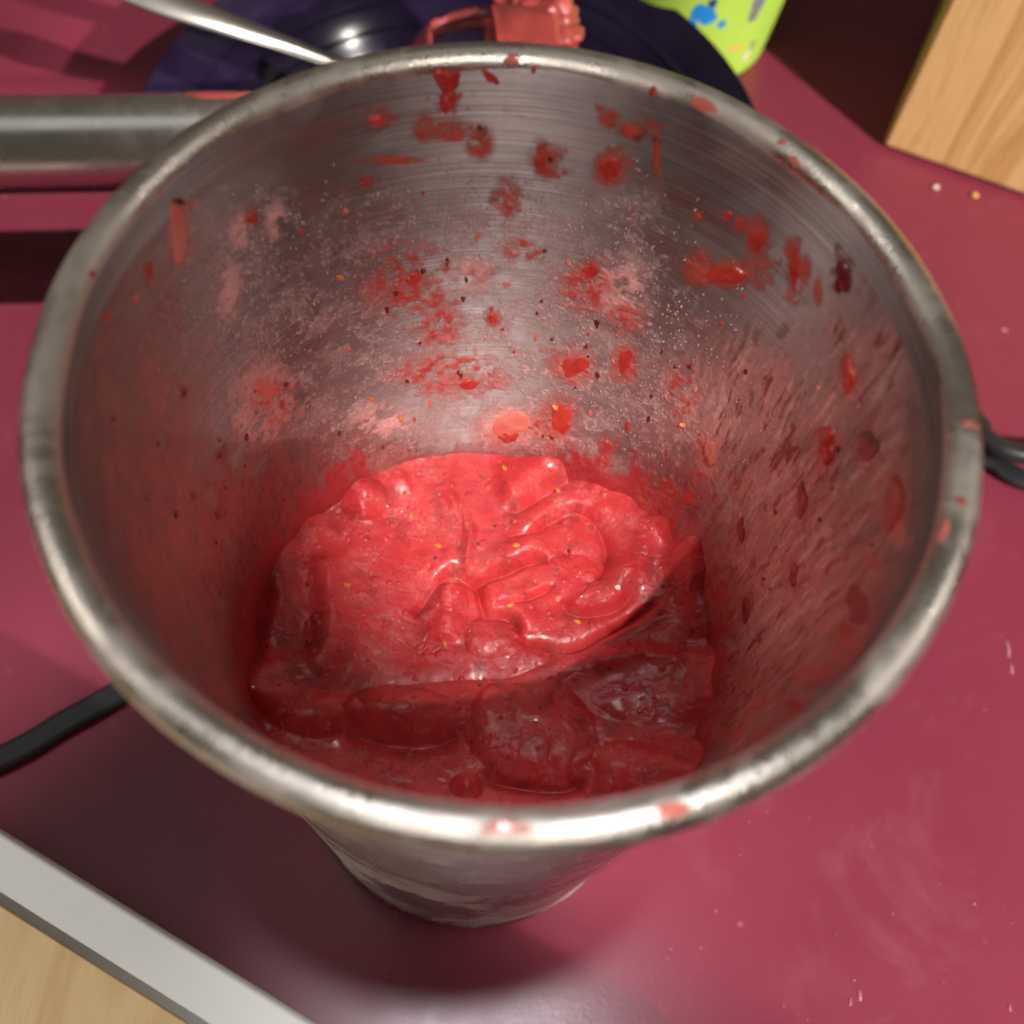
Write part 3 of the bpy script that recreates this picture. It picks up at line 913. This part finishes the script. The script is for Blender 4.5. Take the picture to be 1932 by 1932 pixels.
# ------------------------------------------------------------------ plate
pc = (-2.5, 18.9)
plate = thing('dinner_plate', 'dark purple glazed plate behind the steel cup', 'plate', (pc[0], pc[1], 0))
RPL = 9.95
prof = [(.01, .35), (5.2, .35), (6.2, .6), (7.0, 1.3), (7.8, 2.1), (8.6, 2.75), (RPL - .25, 3.28), (RPL - .08, 3.36), (RPL, 3.3), (RPL - .03, 3.18), (RPL - .6, 3.0), (8.1, 1.9), (7.1, .9), (6.2, .12), (5.8, 0.0), (5.4, 0.), (5.3, .15), (.01, .15)]
prof = [tuple(q[:2]) for q in spline([(a, b, 0) for a, b in prof], 110)]
V, F = lathe(prof, 160, pc)
mesh_obj('plate_body', V, [f[::-1] for f in F], M['plate'], plate)
# raised throwing rings of the glaze
for rr0 in np.arange(1.2, 8.9, .62):
    zt = np.interp(rr0, [0, 5.2, 6.2, 7.0, 7.8, 8.6, 9.35], [.35, .35, .6, 1.3, 2.1, 2.75, 3.28])
    pr = [(rr0 - .16, zt - .03), (rr0 - .05, zt + .003), (rr0 + .05, zt + .003), (rr0 + .16, zt - .02)]
    V, F = lathe(pr, 140, pc)
    mesh_obj('glaze_ring', V, [f[::-1] for f in F], M['plate'], plate)

# ------------------------------------------------------------------ hand blender: steel shaft and puree-covered blade guard, resting on the plate
bl = thing('hand_blender', 'polished steel hand blender shaft lying across the plate left of the cup', 'hand blender', (-12, 21, 0))
ZS = 3.9
pA = np.array(at(0, 274, ZS)); pB = np.array(at(400, 268, ZS))
dS = (pB - pA); dS[2] = 0; dS /= np.linalg.norm(dS)
RSH = 1.4
P = [pA - dS*22, pA - dS*10, pA, pA + dS*5, pB, pB + dS*3, pB + dS*5.6]
path = spline([tuple(p) for p in P], 40)
V, F = sweep(path, circle(RSH, 40))
o = mesh_obj('shaft', V, F, M['steel_tube'], bl)
def sh_uv(c):
    d = c + np.array([-12, 21, 0.]) - pA
    t = d @ dS; s = d @ np.array([-dS[1], dS[0], 0])
    return np.stack([t/40, np.arctan2(d[:, 2], s)/6.3], 1)
uvl = o.data.uv_layers.new(name='UVMap')
vi = np.zeros(len(o.data.loops), np.int32); o.data.loops.foreach_get('vertex_index', vi)
cc_ = np.array([v.co[:] for v in o.data.vertices])[vi]/CM
uvl.data.foreach_set('uv', sh_uv(cc_).astype(np.float32).ravel())
# bell shaped guard with windows
eB = pB + dS*5.6
sideS = np.array([-dS[1], dS[0], 0]); upS = np.array([0, 0, 1.])
V = []; F = []
nA, nL = 72, 26
def bell(t, a, off=0.):
    r = RSH + (3.7 - RSH)*(1 - (1 - min(t/.55, 1))**2)**.5 + off
    p = eB + dS*(t*4.6) + (sideS*math.cos(a) + upS*math.sin(a))*r
    return p
for i in range(nL + 1):
    t = i/nL
    for j in range(nA):
        a = 2*math.pi*j/nA
        wob = .10*math.sin(3*a + 5*t) + .07*math.sin(7*a - 9*t)
        V.append(bell(t, a, wob*(t > .3)))
k0 = len(V)
for i in range(nL + 1):
    t = i/nL
    for j in range(nA): V.append(bell(t, 2*math.pi*j/nA, -.28))
def solid(i, j):
    t = (i + .5)/nL; a = (2*math.pi*(j + .5)/nA - .62) % (math.pi/2)
    return not (.22 < t < .62 and .24 < a < 1.40)
for i in range(nL):
    for j in range(nA):
        k = (j + 1) % nA
        if solid(i, j):
            F.append((i*nA + j, i*nA + k, (i + 1)*nA + k, (i + 1)*nA + j))
            F.append((k0 + i*nA + j, k0 + (i + 1)*nA + j, k0 + (i + 1)*nA + k, k0 + i*nA + k))
            for (a_, b_, ii, jj) in (((i, j), (i + 1, j), i, (j - 1) % nA), ((i, k), (i + 1, k), i, k), ((i, j), (i, k), i - 1, j), ((i + 1, j), (i + 1, k), i + 1, j)):
                if ii < 0 or ii >= nL or not solid(ii, jj):
                    q0 = a_[0]*nA + a_[1]; q1 = b_[0]*nA + b_[1]
                    F.append((q0, q1, k0 + q1, k0 + q0))
gd = mesh_obj('blade_guard', V, F, M['guard'], bl)
tag(gd, 'bell shaped blade guard with windows, coated in red puree')
def lump_obj(name, c, r, seed, material, parent, n=22):
    V = []; F = []; rnd_ = np.random.RandomState(seed)
    ph = rnd_.rand(6)*6.28
    for i in range(n + 1):
        a = math.pi*i/n
        for j in range(2*n):
            b = math.pi*j/n
            d = np.array([math.sin(a)*math.cos(b), math.sin(a)*math.sin(b), math.cos(a)])
            k = 1 + .14*math.sin(3*d[0]*2 + ph[0])*math.sin(4*d[1] + ph[1]) + .12*math.sin(7*d[2] + ph[2] + 3*d[0]) + .06*math.sin(13*d[0] + ph[3])*math.sin(11*d[1] + ph[4])
            V.append(np.array(c) + d*np.array(r)*k)
    for i in range(n):
        for j in range(2*n):
            k = (j + 1) % (2*n)
            F.append((i*2*n + j, (i + 1)*2*n + j, (i + 1)*2*n + k, i*2*n + k))
    return mesh_obj(name, V, F, material, parent)
for (px, py, z, r, s) in [(1035, 30, 7.0, (.9, .8, .6), 1), (1050, 72, 6.8, (.7, .6, .5), 2), (985, 8, 7., (.8, .7, .4), 3)]:
    p = at(px, py, z); lump_obj('puree_clump', p, r, s, M['guard'], bl)
# smears on the shaft
for i, (px, py, a, b) in enumerate([(400, 205, .9, .35), (440, 200, .5, .3), (375, 250, .5, .25)]):
    th0 = 1.1 - .35*(py > 230)
    c = np.array(at(px, py, ZS + 1.1)); t0 = (c - pA) @ dS
    def surf(u, v, c_, h):
        a_ = c_[1] + v/RSH; p = pA + dS*(c_[0] + u) + (sideS*math.cos(a_) + upS*math.sin(a_))*(RSH + h + .004); return tuple(p)
    V, F = splat(surf, (t0, th0), (a, 0), (0, b), .03, 900 + i, None)
    mesh_obj('puree_smear', V, F, M['guard'], bl)

# ------------------------------------------------------------------ spoon: handle rising from the plate to the upper left
sp = thing('steel_spoon', 'shiny steel spoon handle leaning on the rim of the purple plate', 'spoon', (-8, 22, 0))
hp = [at(150, -75, 5.6), at(300, -2, 5.0), at(420, 42, 4.5), at(530, 80, 3.9), at(640, 122, 3.3), at(760, 165, 2.5), at(900, 215, 1.4)]
path = spline([tuple(p) for p in hp], 60)
def flat_sect(wd, h, n=28):
    out = []
    for i in range(n):
        a = 2*math.pi*i/n
        out.append((wd*math.cos(a), h*math.sin(a)*(.7 + .3*abs(math.sin(a)))))
    return out
scl = []
for i in range(60):
    t = i/59
    wd = np.interp(t, [0, .03, .08, .3, .6, .8, 1], [.15, .8, 1.12, .85, .5, .42, .6])
    scl.append((wd, .75))
V, F = sweep(path, flat_sect(.62, .17), scl)
mesh_obj('handle', V, F, M['steel_tube'], sp)
V = []; F = []
bc = np.array(hp[-1]) + np.array([1.6, -.9, -.2])
dd_ = np.array(hp[-1]) - np.array(hp[-2]); dd_[2] = 0; dd_ /= np.linalg.norm(dd_); ds_ = np.array([-dd_[1], dd_[0], 0])
for i in range(13):
    f = i/12
    for j in range(36):
        a = 2*math.pi*j/36
        V.append(bc + dd_*3.0*f*math.cos(a) + ds_*2.0*f*math.sin(a) + np.array([0, 0, -.6*(1 - f*f)]))
for i in range(12):
    for j in range(36):
        k = (j + 1) % 36; F.append((i*36 + j, (i + 1)*36 + j, (i + 1)*36 + k, i*36 + k))
bo = mesh_obj('bowl', V, F, M['steel_tube'], sp)
md = bo.modifiers.new('thickness', 'SOLIDIFY'); md.thickness = .0008

# ------------------------------------------------------------------ green printed cup
gc = (5.3, 29.4)
GR0, GR1, GH = 3.2, 4.5, 12.
gcup = thing('green_tumbler', 'lime green tumbler with blue and grey print behind the plate', 'tumbler', (gc[0], gc[1], 0))
prof = [(.01, .1), (GR0 - .2, .1), (GR0 - .1, 0), (GR0, .1)] + [(GR0 + (GR1 - GR0)*z/GH, z) for z in np.linspace(.3, GH - .15, 14)] + [(GR1 + .1, GH - .05), (GR1 + .12, GH + .05), (GR1, GH + .12), (GR1 - .1, GH)]
V, F = lathe(prof, 96, gc); mesh_obj('tumbler_body', V, F, M['green'], gcup)
prof = [(GR1 - .1, GH), (GR0 - .15, .5), (.01, .5)]
V, F = lathe(prof, 96, gc); mesh_obj('lining', V, F, M['inside'], gcup)
def gsurf(u, v, c, h):
    z = c[1] + v; r = GR0 + (GR1 - GR0)*z/GH + .004 + h; a = c[0] + u/4.
    return (gc[0] + r*math.cos(a), gc[1] + r*math.sin(a), z)
def gat(px, py):
    d = ray(px, py); ts = np.linspace(20, 60, 3000); Pp = CAM + ts[:, None]*d
    q = np.hypot(Pp[:, 0] - gc[0], Pp[:, 1] - gc[1]) - (GR0 + (GR1 - GR0)*Pp[:, 2]/GH)
    s = np.where((q[:-1] > 0) & (q[1:] <= 0) & (Pp[:-1, 2] > 0) & (Pp[:-1, 2] < GH))[0]
    if not len(s): return None
    p = Pp[s[0]]; return math.atan2(p[1] - gc[1], p[0] - gc[0]), p[2]
def decal(px, py, a, b, mk, seed, off=0.):
    c = gat(px, py)
    if c is None: return
    V, F = splat(lambda u, v, c_, h: gsurf(u, v, c_, 0), c, (a, 0), (0, b), 0, seed, None)
    if off:
        ctr = np.array([gc[0], gc[1], 0]); V = [np.array(v) + (np.array(v) - ctr)*np.array([1, 1, 0])*off for v in V]
    mesh_obj('printed_patch', V, F, M[mk], gcup)
decal(1328, 28, .50, .42, 'blue', 11); decal(1300, 42, .34, .14, 'blue', 12, .001); decal(1362, 46, .16, .2, 'blue', 13, .001); decal(1345, 6, .16, .2, 'navy', 14, .002)
decal(1428, 15, .3, .6, 'grey', 15)
decal(1388, 90, .34, .12, 'orange', 16); decal(1340, 80, .16, .1, 'orange', 17); decal(1355, 126, .24, .16, 'orange', 18); decal(1370, 150, .14, .1, 'orange', 22)
decal(1420, 85, .12, .2, 'grey', 19); decal(1408, 105, .14, .25, 'white', 20); decal(1420, 50, .09, .05, 'orange', 21)

# ------------------------------------------------------------------ wooden knife block, upper right
b0 = np.array(at(1662, 280, 0)); b1 = np.array(at(1960, 385, 0))
e1 = b1 - b0; e1[2] = 0; e1 /= np.linalg.norm(e1); e2 = np.array([-e1[1], e1[0], 0])
kb = thing('knife_block', 'pale wooden knife block standing at the upper right of the counter', 'knife block', tuple(b0))
def box_local(o0, ax_, ay_, az_, bev, name, material, parent, top_shift=None):
    """bevelled box from corner o0 along three vectors"""
    me = bpy.data.meshes.new(name)
    import bmesh
    bm = bmesh.new(); vs = []
    for k in (0, 1):
        for j in (0, 1):
            for i in (0, 1):
                p = np.array(o0) + np.array(ax_)*i + np.array(ay_)*j + np.array(az_)*k
                vs.append(bm.verts.new(tuple(p*CM - (np.array(parent.location) if parent else 0))))
    for f in ((0, 2, 3, 1), (4, 5, 7, 6), (0, 1, 5, 4), (2, 6, 7, 3), (0, 4, 6, 2), (1, 3, 7, 5)):
        bm.faces.new([vs[q] for q in f])
    bmesh.ops.bevel(bm, geom=bm.edges[:], offset=bev*CM, segments=4, profile=.5, affect='EDGES')
    bmesh.ops.recalc_face_normals(bm, faces=bm.faces[:])
    bm.to_mesh(me); bm.free(); me.materials.append(material)
    for p in me.polygons: p.use_smooth = True
    o = bpy.data.objects.new(name, me); COL.objects.link(o)
    if parent: o.parent = parent
    md = o.modifiers.new('wn', 'WEIGHTED_NORMAL')
    return o
box_local(b0 + np.array([0, 0, .12]), e1*11, e2*13, (0, 0, 21), .18, 'block_body', M['block'], kb)
for i, j in ((.6, .6), (9.2, .6), (.6, 11), (9.2, 11)):
    box_local(b0 + e1*i + e2*j, e1*1.2, e2*1.2, (0, 0, .15), .02, 'foot', M['dark'], kb)
for i in (2., 5., 8.):
    box_local(b0 + e1*(i - .3) + e2*5 + np.array([0, 0, 21.05]), e1*.9, e2*2.4, (0, 0, 8), .25, 'knife_handle', M['cable'], kb)

# ------------------------------------------------------------------ boards, lower left
wA = np.array(at(0, 1563, 3.4)); wB = np.array(at(600, 1932, 3.4))
eW = wB - wA; eW[2] = 0; eW /= np.linalg.norm(eW); nW = np.array([eW[1], -eW[0], 0])
if nW @ np.array([-1, -1, 0]) < 0: nW = -nW
wb = thing('cutting_board', 'white plastic cutting board edge under the bamboo board', 'cutting board', tuple((wA - np.array([0, 0, 3.4]))))
o0 = wA - eW*16; o0[2] = 0.
box_local(o0, eW*44, nW*26, (0, 0, 3.4), .16, 'board', M['white'], wb)
bA = np.array(at(0, 1706, 3.58)); bB = np.array(at(385, 1932, 3.58))
off = (bA - wA) @ nW
bb = thing('bamboo_board', 'bamboo chopping board lying on the white board at the lower left', 'cutting board', tuple(wA + nW*off))
names = 0
for k in range(6):
    o0 = wA - eW*14 + nW*(off + k*3.22); o0[2] = 3.4
    box_local(o0, eW*40, nW*3.2, (0, 0, .18), .05, 'strip', M['bamboo'], bb)

# ------------------------------------------------------------------ crumbs and droplets on the counter
V = []; F = []; rs = np.random.RandomState(12)
spots = [(1902, 1225, .05, .26), (1908, 1262, .05, .16), (1895, 622, .09, .08), (1622, 1878, .04, .13), (1604, 1890, .03, .10), (1350, 1718, .03, .03), (1838, 1705, .04, .03), (1790, 930, .05, .04), (1905, 1900, .03, .1)]
for _ in range(70):
    spots.append((rs.uniform(1250, 1930), rs.uniform(430, 1930), rs.uniform(.012, .035), rs.uniform(.012, .035)))
for _ in range(25):
    spots.append((rs.uniform(0, 1930), rs.uniform(0, 1930), rs.uniform(.012, .03), rs.uniform(.012, .03)))
for (px, py, a, b) in spots:
    p = at(px, py, 0)
    if math.hypot(p[0], p[1]) < 4.6: continue
    k = len(V); V.append((p[0], p[1], .03))
    for r_, z_ in ((.7, .022), (1., .001)):
        for j in range(10):
            t_ = 2*math.pi*j/10; V.append((p[0] + a*r_*math.cos(t_), p[1] + b*r_*math.sin(t_), z_))
    for j in range(10):
        q = (j + 1) % 10
        F.append((k, k + 1 + j, k + 1 + q)); F.append((k + 1 + j, k + 11 + j, k + 11 + q, k + 1 + q))
tag(mesh_obj('dried_splashes', V, F, M['splash']), 'tiny pale dried splashes scattered over the maroon counter', 'splashes', kind='stuff')
def crumb(px, py, r, mk, label, cat, seed):
    p = at(px, py, 0)
    o = lump_obj(cat.replace(' ', '_'), (p[0], p[1], r*.45), (r, r*.8, r*.5), seed, M[mk], None, 8)
    tag(o, label, cat)
crumb(1838, 370, .13, 'crumb', 'tiny golden crumb on the counter in front of the knife block', 'crumb', 1)
crumb(1765, 355, .12, 'crumbw', 'pale pink speck on the counter left of the golden crumb', 'speck', 2)
